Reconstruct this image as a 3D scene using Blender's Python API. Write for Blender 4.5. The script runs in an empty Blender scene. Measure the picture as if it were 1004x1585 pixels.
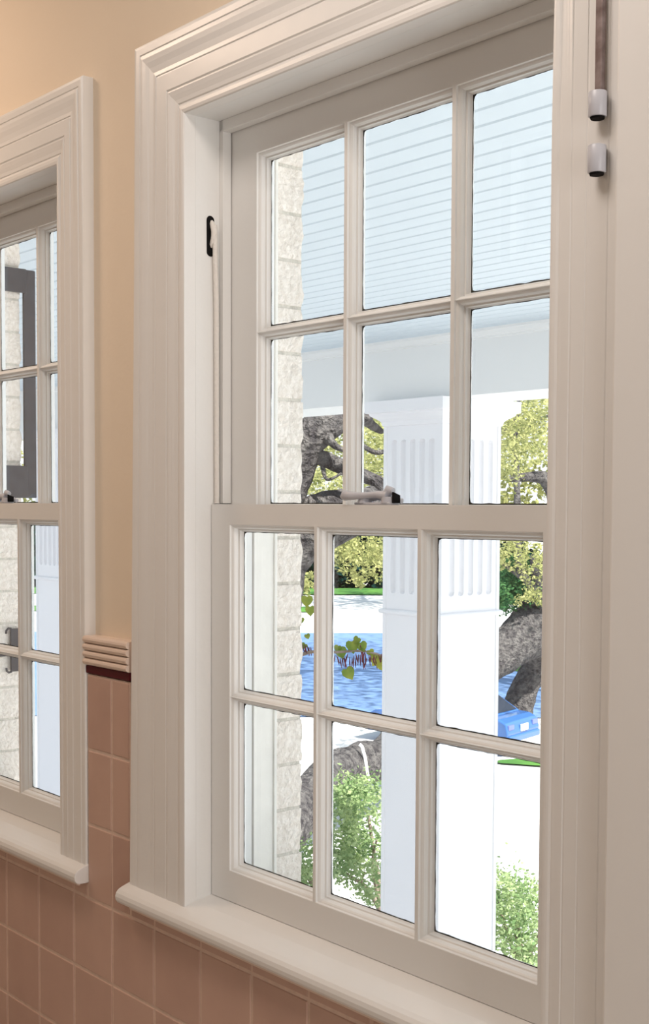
import bpy, bmesh, math, random
import numpy as np
from mathutils import Vector, Matrix, noise

scene = bpy.context.scene
COL = scene.collection
rnd = random.Random(7)

# ------------------------------------------------------------------ camera
F_PX, YAW, PITCH, ROLL, SY = 2005.197, 0.8707157, -0.0514969, 0.0042987, 91.230
cam_data = bpy.data.cameras.new('camera')
cam = bpy.data.objects.new('camera', cam_data)
COL.objects.link(cam)
fw = Vector((-math.sin(YAW) * math.cos(PITCH), math.cos(YAW) * math.cos(PITCH), math.sin(PITCH)))
rt = Vector((math.cos(YAW), math.sin(YAW), 0))
up = rt.cross(fw)
rr = math.cos(ROLL) * rt + math.sin(ROLL) * up
uu = -math.sin(ROLL) * rt + math.cos(ROLL) * up
m = Matrix((rr, uu, -fw)).transposed().to_4x4()
m.translation = Vector((2.21186, -1.31515, 1.54878))
cam.matrix_world = m
cam_data.sensor_fit = 'VERTICAL'
cam_data.sensor_height = 36.0
cam_data.lens = 36.0 * F_PX / 1585.0
cam_data.shift_y = SY / 1585.0
cam_data.clip_start = 0.05
cam_data.clip_end = 1000
scene.camera = cam

# ------------------------------------------------------------------ colour management
scene.view_settings.view_transform = 'Standard'
scene.view_settings.look = 'None'
scene.view_settings.exposure = 0.0
scene.view_settings.gamma = 1.0
scene.view_settings.use_curve_mapping = False

# ------------------------------------------------------------------ sky, sun, room lamp and added fills
SKY = 1.25
SUN = 11.5
world = bpy.data.worlds.new('sky')
scene.world = world
world.use_nodes = True
wn = world.node_tree
wn.nodes.clear()
wo = wn.nodes.new('ShaderNodeOutputWorld')
wb = wn.nodes.new('ShaderNodeBackground')
wr = wn.nodes.new('ShaderNodeValToRGB')
wt = wn.nodes.new('ShaderNodeTexCoord')
ws = wn.nodes.new('ShaderNodeSeparateXYZ')
wn.links.new(wt.outputs['Generated'], ws.inputs[0])
wn.links.new(ws.outputs['Z'], wr.inputs[0])
wr.color_ramp.elements[0].position = 0.0
wr.color_ramp.elements[0].color = (0.95, 0.98, 1.0, 1)
wr.color_ramp.elements[1].position = 0.5
wr.color_ramp.elements[1].color = (0.66, 0.82, 1.0, 1)
wn.links.new(wr.outputs[0], wb.inputs[0])
wb.inputs[1].default_value = SKY
wn.links.new(wb.outputs[0], wo.inputs[0])

SUNDIR = Vector((0.60, -0.04, 0.77)).normalized()      # towards the sun
sd = bpy.data.lights.new('sun', 'SUN')
sd.energy = SUN
sd.angle = math.radians(0.8)
sd.color = (1.0, 0.96, 0.88)
sun = bpy.data.objects.new('sun', sd)
sun.rotation_euler = SUNDIR.to_track_quat('Z', 'Y').to_euler()
sun.location = (10, 10, 30)
COL.objects.link(sun)


def area(name, loc, target, size, power, color):
    d = bpy.data.lights.new(name, 'AREA')
    d.shape = 'RECTANGLE'
    d.size, d.size_y = size
    d.energy = power
    d.color = color
    o = bpy.data.objects.new(name, d)
    o.location = loc
    o.rotation_euler = (Vector(loc) - Vector(target)).to_track_quat('Z', 'Y').to_euler()
    COL.objects.link(o)


# warm ceiling light towards the left of the room
area('ceiling_light_warm', (-0.9, -0.75, 2.93), (-0.9, -0.65, 0), (0.5, 0.5), 13.5, (1.0, 0.76, 0.58))
area('side_fill_light', (3.45, -0.45, 1.4), (0.0, 0.0, 1.2), (0.6, 1.8), 28, (1.0, 0.97, 0.95))  # added fill from the right to brighten the jambs; no opening there
area('neutral_fill_light', (1.0, -0.75, 2.93), (1.0, -0.65, 0), (0.6, 0.5), 12.5, (1.0, 0.89, 0.81))  # added neutral fill over the middle, lifts the whole interior


# ------------------------------------------------------------------ materials
def mat(name, color, rough=0.5, spec=0.5, metal=0.0, noise_amt=0.0, noise_scale=20, bump=0.0, bump_scale=60,
        color2=None, coat=0.0):
    mt = bpy.data.materials.new(name)
    mt.use_nodes = True
    n = mt.node_tree
    b = n.nodes['Principled BSDF']
    b.inputs['Base Color'].default_value = (*color, 1)
    b.inputs['Roughness'].default_value = rough
    b.inputs['Metallic'].default_value = metal
    b.inputs['Specular IOR Level'].default_value = spec
    b.inputs['Coat Weight'].default_value = coat
    if noise_amt > 0 or color2 or bump > 0:
        tc = n.nodes.new('ShaderNodeTexCoord')
    if noise_amt > 0 or color2:
        tx = n.nodes.new('ShaderNodeTexNoise')
        tx.inputs['Scale'].default_value = noise_scale
        tx.inputs['Detail'].default_value = 6
        n.links.new(tc.outputs['Object'], tx.inputs['Vector'])
        rp = n.nodes.new('ShaderNodeValToRGB')
        c2 = color2 if color2 else tuple(c * (1 - noise_amt) for c in color)
        rp.color_ramp.elements[0].color = (*c2, 1)
        rp.color_ramp.elements[1].color = (*color, 1)
        rp.color_ramp.elements[0].position = 0.35
        rp.color_ramp.elements[1].position = 0.62
        n.links.new(tx.outputs['Fac'], rp.inputs[0])
        n.links.new(rp.outputs[0], b.inputs['Base Color'])
    if bump > 0:
        t2 = n.nodes.new('ShaderNodeTexNoise')
        t2.inputs['Scale'].default_value = bump_scale
        t2.inputs['Detail'].default_value = 5
        n.links.new(tc.outputs['Object'], t2.inputs['Vector'])
        bp = n.nodes.new('ShaderNodeBump')
        bp.inputs['Strength'].default_value = bump
        bp.inputs['Distance'].default_value = 0.25 if 'bark' in name else 0.01
        n.links.new(t2.outputs['Fac'], bp.inputs['Height'])
        n.links.new(bp.outputs[0], b.inputs['Normal'])
    return mt


M = {}
M['paint'] = mat('white_trim_paint', (0.80, 0.785, 0.76), 0.32, 0.5, bump=0.05, bump_scale=25)
M['sash'] = mat('sash_paint', (0.80, 0.795, 0.775), 0.38, 0.5, bump=0.05, bump_scale=40)
M['plaster'] = mat('cream_wall_paint', (0.83, 0.705, 0.56), 0.75, 0.2, noise_amt=0.02, noise_scale=3, bump=0.04, bump_scale=90)
M['room'] = mat('room_paint', (0.48, 0.45, 0.42), 0.8, 0.2)
M['floor'] = mat('room_floor', (0.60, 0.54, 0.48), 0.5, 0.4, noise_amt=0.1)
M['grout'] = mat('grout', (0.74, 0.56, 0.46), 0.85, 0.2, noise_amt=0.1, noise_scale=60)
M['liner'] = mat('maroon_glaze', (0.095, 0.008, 0.014), 0.5, 0.2)
M['cap'] = mat('ribbed_cap_glaze', (0.75, 0.60, 0.50), 0.3, 0.5)
M['exterior_paint'] = mat('cream_exterior_paint', (0.93, 0.90, 0.845), 0.6, 0.3, noise_amt=0.06, noise_scale=15, bump=0.1, bump_scale=80)
M['brick'] = mat('painted_brick', (0.97, 0.90, 0.83), 0.85, 0.2, color2=(0.85, 0.77, 0.69), noise_scale=85, bump=0.8, bump_scale=110)
M['mortar'] = mat('mortar', (0.78, 0.73, 0.65), 0.9, 0.2, noise_amt=0.2, noise_scale=60, bump=0.6, bump_scale=120)
M['porch_ceiling'] = mat('pale_blue_ceiling_paint', (0.66, 0.74, 0.80), 0.6, 0.3)
M['beam'] = mat('beam_paint', (0.83, 0.84, 0.84), 0.6, 0.3)
M['column'] = mat('column_paint', (0.86, 0.86, 0.89), 0.5, 0.3)
M['dark_metal'] = mat('dark_grey_metal', (0.07, 0.07, 0.08), 0.5, 0.4, noise_amt=0.2, noise_scale=30)
M['rust'] = mat('tarnished_hinge_metal', (0.16, 0.11, 0.10), 0.5, 0.4, metal=0.4, color2=(0.30, 0.24, 0.23), noise_scale=40)
M['black'] = mat('black_recess', (0.008, 0.007, 0.007), 0.8, 0.1)
M['seal'] = mat('old_black_glazing_seal', (0.05, 0.045, 0.035), 0.7, 0.2, noise_amt=0.4, noise_scale=50)
M['hinge_paint'] = mat('white_hinge_paint', (0.52, 0.52, 0.56), 0.35, 0.5)
M['cord'] = mat('painted_sash_cord', (0.78, 0.74, 0.69), 0.7, 0.2, bump=0.3, bump_scale=200)
M['bark'] = mat('oak_bark', (0.19, 0.18, 0.175), 0.9, 0.1, color2=(0.07, 0.065, 0.07), noise_scale=7, bump=1.0, bump_scale=14)
M['bark_small'] = mat('smooth_bark', (0.34, 0.27, 0.22), 0.85, 0.1, noise_amt=0.4, noise_scale=8)
M['asphalt'] = mat('shade_blue_asphalt', (0.14, 0.235, 0.43), 0.85, 0.2, noise_amt=0.12, noise_scale=0.6)  # grey asphalt with the blue of tree shade put into its colour
M['concrete'] = mat('pale_concrete', (0.62, 0.62, 0.62), 0.9, 0.2, noise_amt=0.1, noise_scale=0.8)
M['lawn'] = mat('lawn_grass', (0.10, 0.24, 0.05), 0.9, 0.1, color2=(0.05, 0.14, 0.04), noise_scale=0.5)
M['rope'] = mat('white_rope', (0.9, 0.9, 0.87), 0.8, 0.2)
M['pod'] = mat('maroon_seed_pod', (0.16, 0.03, 0.05), 0.6, 0.3, noise_amt=0.4, noise_scale=30)
M['car'] = mat('blue_car_paint', (0.04, 0.13, 0.38), 0.25, 0.5, coat=0.6)
M['car_glass'] = mat('car_window_tint', (0.03, 0.04, 0.06), 0.08, 0.6)
M['tyre'] = mat('tyre_rubber', (0.02, 0.02, 0.02), 0.8, 0.2)
M['plate'] = mat('number_plate', (0.65, 0.75, 0.85), 0.4, 0.4)
M['tail'] = mat('tail_light_lens', (0.12, 0.16, 0.40), 0.2, 0.5)
M['chrome'] = mat('wheel_alloy', (0.6, 0.6, 0.62), 0.3, 0.5, metal=0.9)


def leaf_mat(name, c1, c2, trans=0.45):
    mt = bpy.data.materials.new(name)
    mt.use_nodes = True
    n = mt.node_tree
    n.nodes.clear()
    out = n.nodes.new('ShaderNodeOutputMaterial')
    tc = n.nodes.new('ShaderNodeTexCoord')
    tx = n.nodes.new('ShaderNodeTexNoise')
    tx.inputs['Scale'].default_value = 5.0
    tx.inputs['Detail'].default_value = 3
    rp = n.nodes.new('ShaderNodeValToRGB')
    rp.color_ramp.elements[0].color = (*c1, 1)
    rp.color_ramp.elements[1].color = (*c2, 1)
    rp.color_ramp.elements[0].position = 0.35
    rp.color_ramp.elements[1].position = 0.65
    n.links.new(tc.outputs['Object'], tx.inputs['Vector'])
    n.links.new(tx.outputs['Fac'], rp.inputs[0])
    d = n.nodes.new('ShaderNodeBsdfDiffuse')
    t = n.nodes.new('ShaderNodeBsdfTranslucent')
    mx = n.nodes.new('ShaderNodeMixShader')
    mx.inputs[0].default_value = trans
    n.links.new(rp.outputs[0], d.inputs['Color'])
    n.links.new(rp.outputs[0], t.inputs['Color'])
    n.links.new(d.outputs[0], mx.inputs[1])
    n.links.new(t.outputs[0], mx.inputs[2])
    n.links.new(mx.outputs[0], out.inputs[0])
    return mt


M['leaf_oak'] = leaf_mat('oak_leaves', (0.19, 0.22, 0.08), (0.55, 0.54, 0.24))
M['leaf_crown'] = leaf_mat('young_tree_leaves', (0.16, 0.27, 0.11), (0.48, 0.58, 0.30))
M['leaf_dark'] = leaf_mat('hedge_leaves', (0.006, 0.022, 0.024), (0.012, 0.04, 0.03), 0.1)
M['leaf_bush'] = leaf_mat('bush_leaves', (0.03, 0.11, 0.05), (0.10, 0.22, 0.08), 0.3)
M['leaf_redbud'] = leaf_mat('redbud_leaves', (0.16, 0.24, 0.05), (0.42, 0.42, 0.08))


def glass_mat():
    mt = bpy.data.materials.new('window_glass')
    mt.use_nodes = True
    n = mt.node_tree
    n.nodes.clear()
    out = n.nodes.new('ShaderNodeOutputMaterial')
    tr = n.nodes.new('ShaderNodeBsdfTransparent')
    tr.inputs['Color'].default_value = (0.985, 0.99, 0.99, 1)
    gl = n.nodes.new('ShaderNodeBsdfGlossy')
    gl.inputs['Roughness'].default_value = 0.0
    fr = n.nodes.new('ShaderNodeFresnel')
    fr.inputs['IOR'].default_value = 1.75
    mx = n.nodes.new('ShaderNodeMixShader')
    n.links.new(fr.outputs[0], mx.inputs[0])
    n.links.new(tr.outputs[0], mx.inputs[1])
    n.links.new(gl.outputs[0], mx.inputs[2])
    n.links.new(mx.outputs[0], out.inputs[0])
    return mt


M['glass'] = glass_mat()


def tile_mat():
    mt = bpy.data.materials.new('dusty_rose_tile_glaze')
    mt.use_nodes = True
    n = mt.node_tree
    b = n.nodes['Principled BSDF']
    b.inputs['Roughness'].default_value = 0.42
    b.inputs['Specular IOR Level'].default_value = 0.4
    tc = n.nodes.new('ShaderNodeTexCoord')
    mp = n.nodes.new('ShaderNodeMapping')
    mp.inputs['Scale'].default_value = (1 / 0.1535,) * 3
    mp.inputs['Location'].default_value = (0, 0.5, -1.05 / 0.1535 + 20)
    fl = n.nodes.new('ShaderNodeVectorMath')
    fl.operation = 'FLOOR'
    wn_ = n.nodes.new('ShaderNodeTexWhiteNoise')
    wn_.noise_dimensions = '3D'
    tx = n.nodes.new('ShaderNodeTexNoise')
    tx.inputs['Scale'].default_value = 9
    tx.inputs['Detail'].default_value = 4
    mx = n.nodes.new('ShaderNodeMath')
    mx.operation = 'MULTIPLY_ADD'
    mx.inputs[1].default_value = 0.55
    rp = n.nodes.new('ShaderNodeValToRGB')
    rp.color_ramp.elements[0].color = (0.47, 0.295, 0.235, 1)
    rp.color_ramp.elements[1].color = (0.58, 0.385, 0.305, 1)
    rp.color_ramp.elements[0].position = 0.25
    rp.color_ramp.elements[1].position = 1.0
    n.links.new(tc.outputs['Object'], mp.inputs[0])
    n.links.new(mp.outputs[0], fl.inputs[0])
    n.links.new(fl.outputs[0], wn_.inputs['Vector'])
    n.links.new(tc.outputs['Object'], tx.inputs['Vector'])
    n.links.new(wn_.outputs['Value'], mx.inputs[0])
    n.links.new(tx.outputs['Fac'], mx.inputs[2])
    n.links.new(mx.outputs[0], rp.inputs[0])
    n.links.new(rp.outputs[0], b.inputs['Base Color'])
    return mt


M['tile'] = tile_mat()


# ------------------------------------------------------------------ mesh helpers
class MB:
    """collects shapes and links them as ONE mesh object"""
    def __init__(self):
        self.v, self.f, self.s = [], [], []

    def add(self, vs, fs, smooth=False):
        o = len(self.v)
        self.v += [tuple(p) for p in vs]
        self.f += [tuple(i + o for i in f) for f in fs]
        self.s += [smooth] * len(fs)
        return self

    def box(self, x0, x1, y0, y1, z0, z1, bev=0.0):
        if x0 > x1: x0, x1 = x1, x0
        if y0 > y1: y0, y1 = y1, y0
        if z0 > z1: z0, z1 = z1, z0
        if bev <= 0:
            vs = [(x, y, z) for z in (z0, z1) for y in (y0, y1) for x in (x0, x1)]
            fs = [(0, 2, 3, 1), (4, 5, 7, 6), (0, 1, 5, 4), (2, 6, 7, 3), (0, 4, 6, 2), (1, 3, 7, 5)]
            return self.add(vs, fs)
        bm = bmesh.new()
        bmesh.ops.create_cube(bm, size=1)
        for v in bm.verts:
            v.co = Vector(((x0 + x1) / 2 + v.co.x * (x1 - x0), (y0 + y1) / 2 + v.co.y * (y1 - y0), (z0 + z1) / 2 + v.co.z * (z1 - z0)))
        bmesh.ops.bevel(bm, geom=bm.edges[:], offset=bev, segments=2, affect='EDGES', profile=0.5)
        bm.verts.index_update()
        self.add([v.co[:] for v in bm.verts], [[v.index for v in f.verts] for f in bm.faces])
        bm.free()
        return self

    def prism(self, prof, a, b, smooth=False):
        """prof: list of 3d offsets at end a; b: translation vector"""
        n = len(prof)
        vs = [Vector(p) + Vector(a) for p in prof] + [Vector(p) + Vector(a) + Vector(b) for p in prof]
        fs = [(i, (i + 1) % n, (i + 1) % n + n, i + n) for i in range(n)]
        self.add(vs, fs, smooth)
        self.add(vs, [tuple(range(n))[::-1], tuple(range(n, 2 * n))])
        return self

    def tube(self, pts, rad, seg=10, wob=0.0, nscale=2.0, caps=True):
        """pts list of Vector, rad list"""
        P = [Vector(p) for p in pts]
        vs = []
        prev = None
        for i, p in enumerate(P):
            t = (P[min(i + 1, len(P) - 1)] - P[max(i - 1, 0)]).normalized()
            if prev is None:
                a = t.orthogonal().normalized()
            else:
                a = (prev - t * prev.dot(t)).normalized()
            prev = a
            b = t.cross(a)
            for k in range(seg):
                an = 2 * math.pi * k / seg
                d = a * math.cos(an) + b * math.sin(an)
                r = rad[i]
                if wob:
                    q = p + d * r
                    r *= 1 + wob * noise.noise(q * nscale / 1.0) + wob * 0.5 * noise.noise(q * nscale * 3.1)
                vs.append(p + d * r)
        fs = []
        for i in range(len(P) - 1):
            for k in range(seg):
                k2 = (k + 1) % seg
                fs.append((i * seg + k, i * seg + k2, (i + 1) * seg + k2, (i + 1) * seg + k))
        self.add(vs, fs, True)
        if caps:
            L = len(P) - 1
            self.add([vs[k] for k in range(seg)], [tuple(range(seg))[::-1]])
            self.add([vs[L * seg + k] for k in range(seg)], [tuple(range(seg))])
        return self

    def build(self, name, material, parent=None, loc=(0, 0, 0)):
        me = bpy.data.meshes.new(name)
        me.from_pydata(self.v, [], self.f)
        me.polygons.foreach_set('use_smooth', self.s)
        me.materials.append(M[material] if isinstance(material, str) else material)
        me.validate()
        me.update()
        o = bpy.data.objects.new(name, me)
        COL.objects.link(o)
        o.location = loc
        if parent:
            o.parent = parent
        return o


def recalc(o):
    bm = bmesh.new()
    bm.from_mesh(o.data)
    bmesh.ops.remove_doubles(bm, verts=bm.verts, dist=1e-6)
    bmesh.ops.recalc_face_normals(bm, faces=bm.faces)
    bm.to_mesh(o.data)
    bm.free()
    return o


def bevel_mod(o, w, seg=2):
    md = o.modifiers.new('bevel', 'BEVEL')
    md.width = w
    md.segments = seg
    md.limit_method = 'ANGLE'
    return o


def empty(name, loc=(0, 0, 0)):
    o = bpy.data.objects.new(name, None)
    o.location = loc
    o.empty_display_size = 0.1
    COL.objects.link(o)
    return o


def tag(o, label=None, cat=None, group=None, kind=None):
    if label: o['label'] = label
    if cat: o['category'] = cat
    if group: o['group'] = group
    if kind: o['kind'] = kind
    return o


def struct(o):
    o['kind'] = 'structure'
    return o


def copy_tree(o, parent=None):
    c = o.copy()
    COL.objects.link(c)
    if parent:
        c.parent = parent
    for ch in list(o.children):
        copy_tree(ch, c)
    return c


# ================================================================== MEASURED POINTS OF BOUGHS, TWIGS AND CROWNS (x, y, z, radius ...)
OAK_A = [[(-10.17,8.15,-7.38,0.479),(-9.5,7.66,-3.83,0.393),(-9.2,7.46,-1.12,0.354),(-8.85,7.21,0.36,0.332),(-8.82,7.3,0.92,0.314),(-8.73,7.42,1.11,0.3),(-8.62,7.56,1.26,0.3),(-8.44,7.79,1.4,0.314),(-8.4,8.16,1.5,0.234),(-8.51,8.65,1.63,0.189),(-8.53,9.27,1.86,0.15),(-8.57,10.18,2.26,0.101)],[(-8.84,7.25,0.71,0.279),(-8.85,7.29,1.27,0.265),(-8.72,7.33,1.79,0.25),(-8.54,7.43,2.18,0.241),(-8.42,7.57,2.35,0.193),(-8.43,7.89,2.53,0.161),(-8.36,8.3,2.72,0.142),(-8.34,8.97,3.08,0.109)],[(-8.7,7.36,1.86,0.153),(-8.53,7.42,2.02,0.11),(-8.41,7.56,2.05,0.086),(-8.19,7.66,1.95,0.079),(-8.03,7.84,1.85,0.075),(-7.93,8.11,1.75,0.055),(-7.89,8.45,1.63,0.031)],[(-8.4,7.6,2.32,0.103),(-8.19,7.53,2.2,0.047),(-8.05,7.53,2.13,0.03),(-7.96,7.63,2.09,0.02)],[(-8.4,7.58,2.02,0.034),(-8.2,7.48,1.81,0.017),(-8.03,7.54,1.87,0.013)],[(-8.27,8.05,2.18,0.028),(-8.18,8.15,2.11,0.028),(-8.09,8.25,2.13,0.024)],[(-7.97,7.91,1.81,0.041),(-7.82,7.93,1.7,0.031),(-7.69,7.91,1.62,0.02)],[(-8.29,8.05,2.53,0.105),(-8.53,8.38,2.45,0.057),(-8.74,8.75,2.38,0.03)]]
OAK_B = [[(-23.08,27.15,-5.61,0.625),(-23.02,27.28,-4.82,0.493),(-22.97,27.38,-4.29,0.436),(-22.85,27.57,-3.72,0.398),(-22.67,27.84,-3.15,0.436),(-22.27,27.76,-2.26,0.75),(-21.73,27.55,-1.18,0.83),(-20.93,27.05,0.15,0.718)],[(-21.76,27.52,-1.0,0.83),(-21.95,27.25,-1.77,0.849),(-21.99,26.55,-2.1,0.73),(-21.92,25.67,-2.44,0.575),(-21.73,24.3,-2.96,0.524),(-20.96,22.05,-3.61,0.51),(-19.31,19.34,-3.85,0.464),(-17.47,16.87,-3.73,0.431),(-17.04,15.82,-3.66,0.415),(-16.6,14.8,-3.66,0.424),(-16.11,13.8,-3.85,0.419),(-15.23,12.49,-4.16,0.393),(-14.64,11.62,-4.45,0.322)],[(-21.55,26.99,-1.14,0.364),(-21.37,26.45,-0.84,0.215),(-21.22,26.04,-0.37,0.142),(-20.89,25.54,0.15,0.105)],[(-21.41,26.4,-0.93,0.18),(-21.32,25.76,-0.49,0.115),(-21.13,25.24,-0.08,0.105),(-20.93,24.92,0.63,0.095),(-20.93,24.87,1.92,0.086),(-21.0,24.88,3.12,0.077),(-21.03,24.94,4.33,0.077)],[(-21.29,25.64,-0.5,0.088),(-21.29,25.05,-0.17,0.061),(-21.45,24.87,-0.03,0.044)],[(-20.92,27.05,-0.03,0.539),(-20.78,26.56,1.58,0.389),(-20.77,25.86,2.24,0.209),(-20.91,25.23,2.3,0.121),(-21.1,24.68,2.23,0.069)]]
ROPE = [(-16.57,15.42,-3.14),(-16.53,15.45,-3.19),(-16.49,15.49,-3.39),(-16.46,15.51,-3.62),(-16.42,15.53,-3.86)]
FOL_A = [(-11.1,10.92,2.36,0.41,1.6,0.45,1500,0.07),(-10.86,9.61,1.82,0.29,1.2,0.22,700,0.06),(-10.06,9.04,2.27,0.16,0.8,0.11,300,0.06),(-10.6,9.84,0.92,0.27,1,0.25,1100,0.06),(-10.75,10.44,0.86,0.3,1.2,0.35,1300,0.06),(-10.68,10.2,0.58,0.19,0.7,0.14,260,0.055),(-10.91,9.44,0.53,0.1,0.6,0.15,260,0.06),(-12.34,10.98,2.03,0.28,1,0.19,500,0.06)]
FOL_B = [(-17.28,20.72,2.87,0.61,2,0.87,950,0.11),(-17.07,21.01,3.31,0.49,2,0.58,500,0.11),(-18.0,21.24,0.53,0.39,1.5,0.6,700,0.11),(-17.57,21.72,0.23,0.27,1.5,0.75,500,0.11),(-17.61,21.61,-0.59,0.36,1,0.24,300,0.1),(-19.49,22.76,2.85,0.41,2,0.96,450,0.11),(-19.51,19.67,3.36,1.2,3,0.9,900,0.12)]
BUSH_R = [(-23.16,27.44,-0.79,0.68,2.2,0.87,2600,0.14),(-22.77,26.32,-1.09,0.41,1.5,0.48,700,0.13)]
CROWN_C = [(-7.38,7.27,-1.33,0.26,0.8,0.14,900,0.055),(-7.5,7.12,-1.43,0.17,0.8,0.13,500,0.055),(-7.44,7.19,-1.52,0.31,1.0,0.3,1300,0.055),(-7.06,6.99,-1.84,0.29,1.0,0.25,1300,0.055),(-7.33,6.98,-1.83,0.19,0.9,0.32,1200,0.055),(-7.42,6.55,-2.04,0.19,0.8,0.26,1500,0.05),(-6.84,6.92,-2.12,0.16,0.6,0.16,300,0.05)]
CROWN_D = [(-6.0,8.05,-2.49,0.3,1.1,0.44,2600,0.05),(-6.31,8.16,-2.3,0.22,0.9,0.27,1200,0.05),(-5.93,8.3,-2.33,0.19,0.9,0.19,500,0.05),(-5.7,7.9,-2.82,0.24,1,0.24,1200,0.05)]
STEM_C = [[(-6.93,7.35,-6.99,0.097),(-7.06,7.41,-4.4,0.084),(-7.14,7.42,-3.11,0.065),(-7.2,7.4,-2.46,0.039),(-7.27,7.35,-2.01,0.023),(-7.33,7.31,-1.55,0.013)],[(-7.09,7.35,-2.62,0.029),(-7.01,7.03,-2.2,0.022),(-7.03,6.86,-2.06,0.016),(-7.07,6.66,-1.94,0.012)],[(-7.2,7.4,-2.46,0.026),(-7.19,7.11,-2.22,0.016),(-7.11,7.07,-2.05,0.01)],[(-7.11,7.33,-2.56,0.023),(-6.99,7.06,-1.99,0.016),(-6.83,6.97,-1.66,0.009)],[(-7.15,7.42,-2.98,0.026),(-7.31,7.22,-2.98,0.032),(-7.43,6.81,-2.4,0.032),(-7.42,6.55,-1.96,0.019)]]
STEM_D = [[(-5.83,7.86,-7.28,0.094),(-5.92,7.95,-4.79,0.081),(-5.95,8.02,-3.55,0.062),(-5.96,8.06,-2.92,0.044),(-6.0,8.05,-2.49,0.025)],[(-5.96,8.05,-2.99,0.028),(-5.76,8.01,-2.64,0.021),(-5.62,8.03,-2.39,0.012)],[(-5.96,8.05,-2.92,0.025),(-6.21,8.1,-2.55,0.019),(-6.33,8.13,-2.33,0.01)]]
TWIG = [[(-5.88,5.0,-5.42,0.132),(-6.0,5.11,-2.25,0.116),(-6.06,5.16,-0.67,0.079),(-6.08,5.2,0.07,0.048),(-6.03,5.27,0.26,0.021),(-5.93,5.4,0.34,0.013),(-5.79,5.56,0.34,0.011),(-5.66,5.72,0.35,0.009),(-5.55,5.85,0.31,0.008),(-5.43,5.98,0.23,0.005)]]
TWLEAF = [(-5.71,5.66,0.39,0.069),(-5.66,5.72,0.39,0.058),(-5.77,5.59,0.34,0.063),(-5.58,5.81,0.28,0.069),(-5.72,5.63,0.17,0.069),(-5.61,5.77,0.34,0.042),(-5.97,5.39,0.76,0.063),(-5.95,5.41,0.68,0.053),(-5.97,5.36,0.39,0.037),(-5.79,5.57,0.37,0.042),(-5.55,5.84,0.23,0.056),(-5.95,5.38,0.47,0.032),(-5.99,5.35,0.6,0.032),(-5.69,5.69,0.44,0.042)]
PODS = [(-5.8,5.55,0.31,0.076),(-5.79,5.56,0.31,0.061),(-5.79,5.57,0.3,0.07),(-5.77,5.58,0.29,0.081),(-5.76,5.59,0.31,0.089),(-5.76,5.6,0.31,0.099),(-5.75,5.61,0.3,0.09),(-5.74,5.62,0.3,0.086),(-5.73,5.63,0.33,0.099),(-5.72,5.64,0.3,0.1),(-5.71,5.66,0.29,0.077),(-5.7,5.67,0.31,0.103),(-5.69,5.68,0.33,0.065),(-5.69,5.68,0.29,0.079),(-5.68,5.7,0.32,0.082),(-5.67,5.71,0.32,0.086),(-5.66,5.72,0.29,0.091),(-5.65,5.73,0.3,0.105),(-5.64,5.74,0.33,0.099),(-5.63,5.75,0.29,0.085),(-5.62,5.76,0.32,0.098),(-5.61,5.77,0.32,0.061),(-5.6,5.78,0.29,0.062),(-5.59,5.79,0.32,0.065),(-5.59,5.8,0.3,0.1),(-5.58,5.81,0.31,0.06),(-5.57,5.82,0.32,0.1),(-5.56,5.84,0.31,0.106),(-5.55,5.84,0.33,0.087),(-5.67,5.71,0.4,0.106),(-5.67,5.71,0.39,0.106),(-5.66,5.72,0.38,0.106),(-5.65,5.73,0.37,0.106),(-5.64,5.74,0.36,0.106),(-5.98,5.34,0.41,0.074),(-5.97,5.35,0.4,0.074),(-5.96,5.36,0.4,0.074),(-5.96,5.37,0.39,0.074),(-5.95,5.38,0.39,0.074),(-5.94,5.39,0.38,0.074),(-5.93,5.4,0.38,0.074)]

# ================================================================== THE WALL WITH THE WINDOWS
S = 0.1535                    # tile module
WX0, WX1 = 0.261, 1.104       # opening of the right-hand window
DX = -1.308                   # the left-hand window is the same window this much further left
ZS, ZH = 0.815, 2.241
LINER0, LINER1, CAP1 = 1.2055, 1.2215, 1.283

# plaster wall as slabs around the two openings
w = MB()
xs = [-4.2, WX0 + DX - 0.02, WX1 + DX + 0.02, WX0 - 0.02, WX1 + 0.02, 4.2]
for a, b in ((0, 1), (2, 3), (4, 5)):
    w.box(xs[a], xs[b], 0.022, 0.205, 0, 3.05)
for a, b in ((1, 2), (3, 4)):
    w.box(xs[a], xs[b], 0.022, 0.205, 0, 0.775)
    w.box(xs[a], xs[b], 0.022, 0.205, ZH + 0.02, 3.05)
wall_window = struct(w.build('wall_back', 'plaster'))

# glazed wall tiles: one bedded field with bevelled faces, following the module
g = MB()
t = MB()


def tile_rect(x0, x1, z0, z1):
    """one tile clipped to a rectangle, pillowed edge"""
    e, gap = 0.0020, 0.0026
    x0 += gap; x1 -= gap; z0 += gap; z1 -= gap
    if x1 - x0 < 0.008 or z1 - z0 < 0.008:
        return
    tl = 0.0004 * rnd.uniform(-1, 1)
    f = [(x0 + e, tl, z0 + e), (x1 - e, -tl, z0 + e), (x1 - e, -tl, z1 - e), (x0 + e, tl, z1 - e)]
    b = [(x0, 0.0022, z0), (x1, 0.0022, z0), (x1, 0.0022, z1), (x0, 0.0022, z1)]
    t.add(f + b, [(0, 1, 2, 3)] + [(4 + i, 4 + (i + 1) % 4, (i + 1) % 4, i) for i in range(4)])


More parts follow.
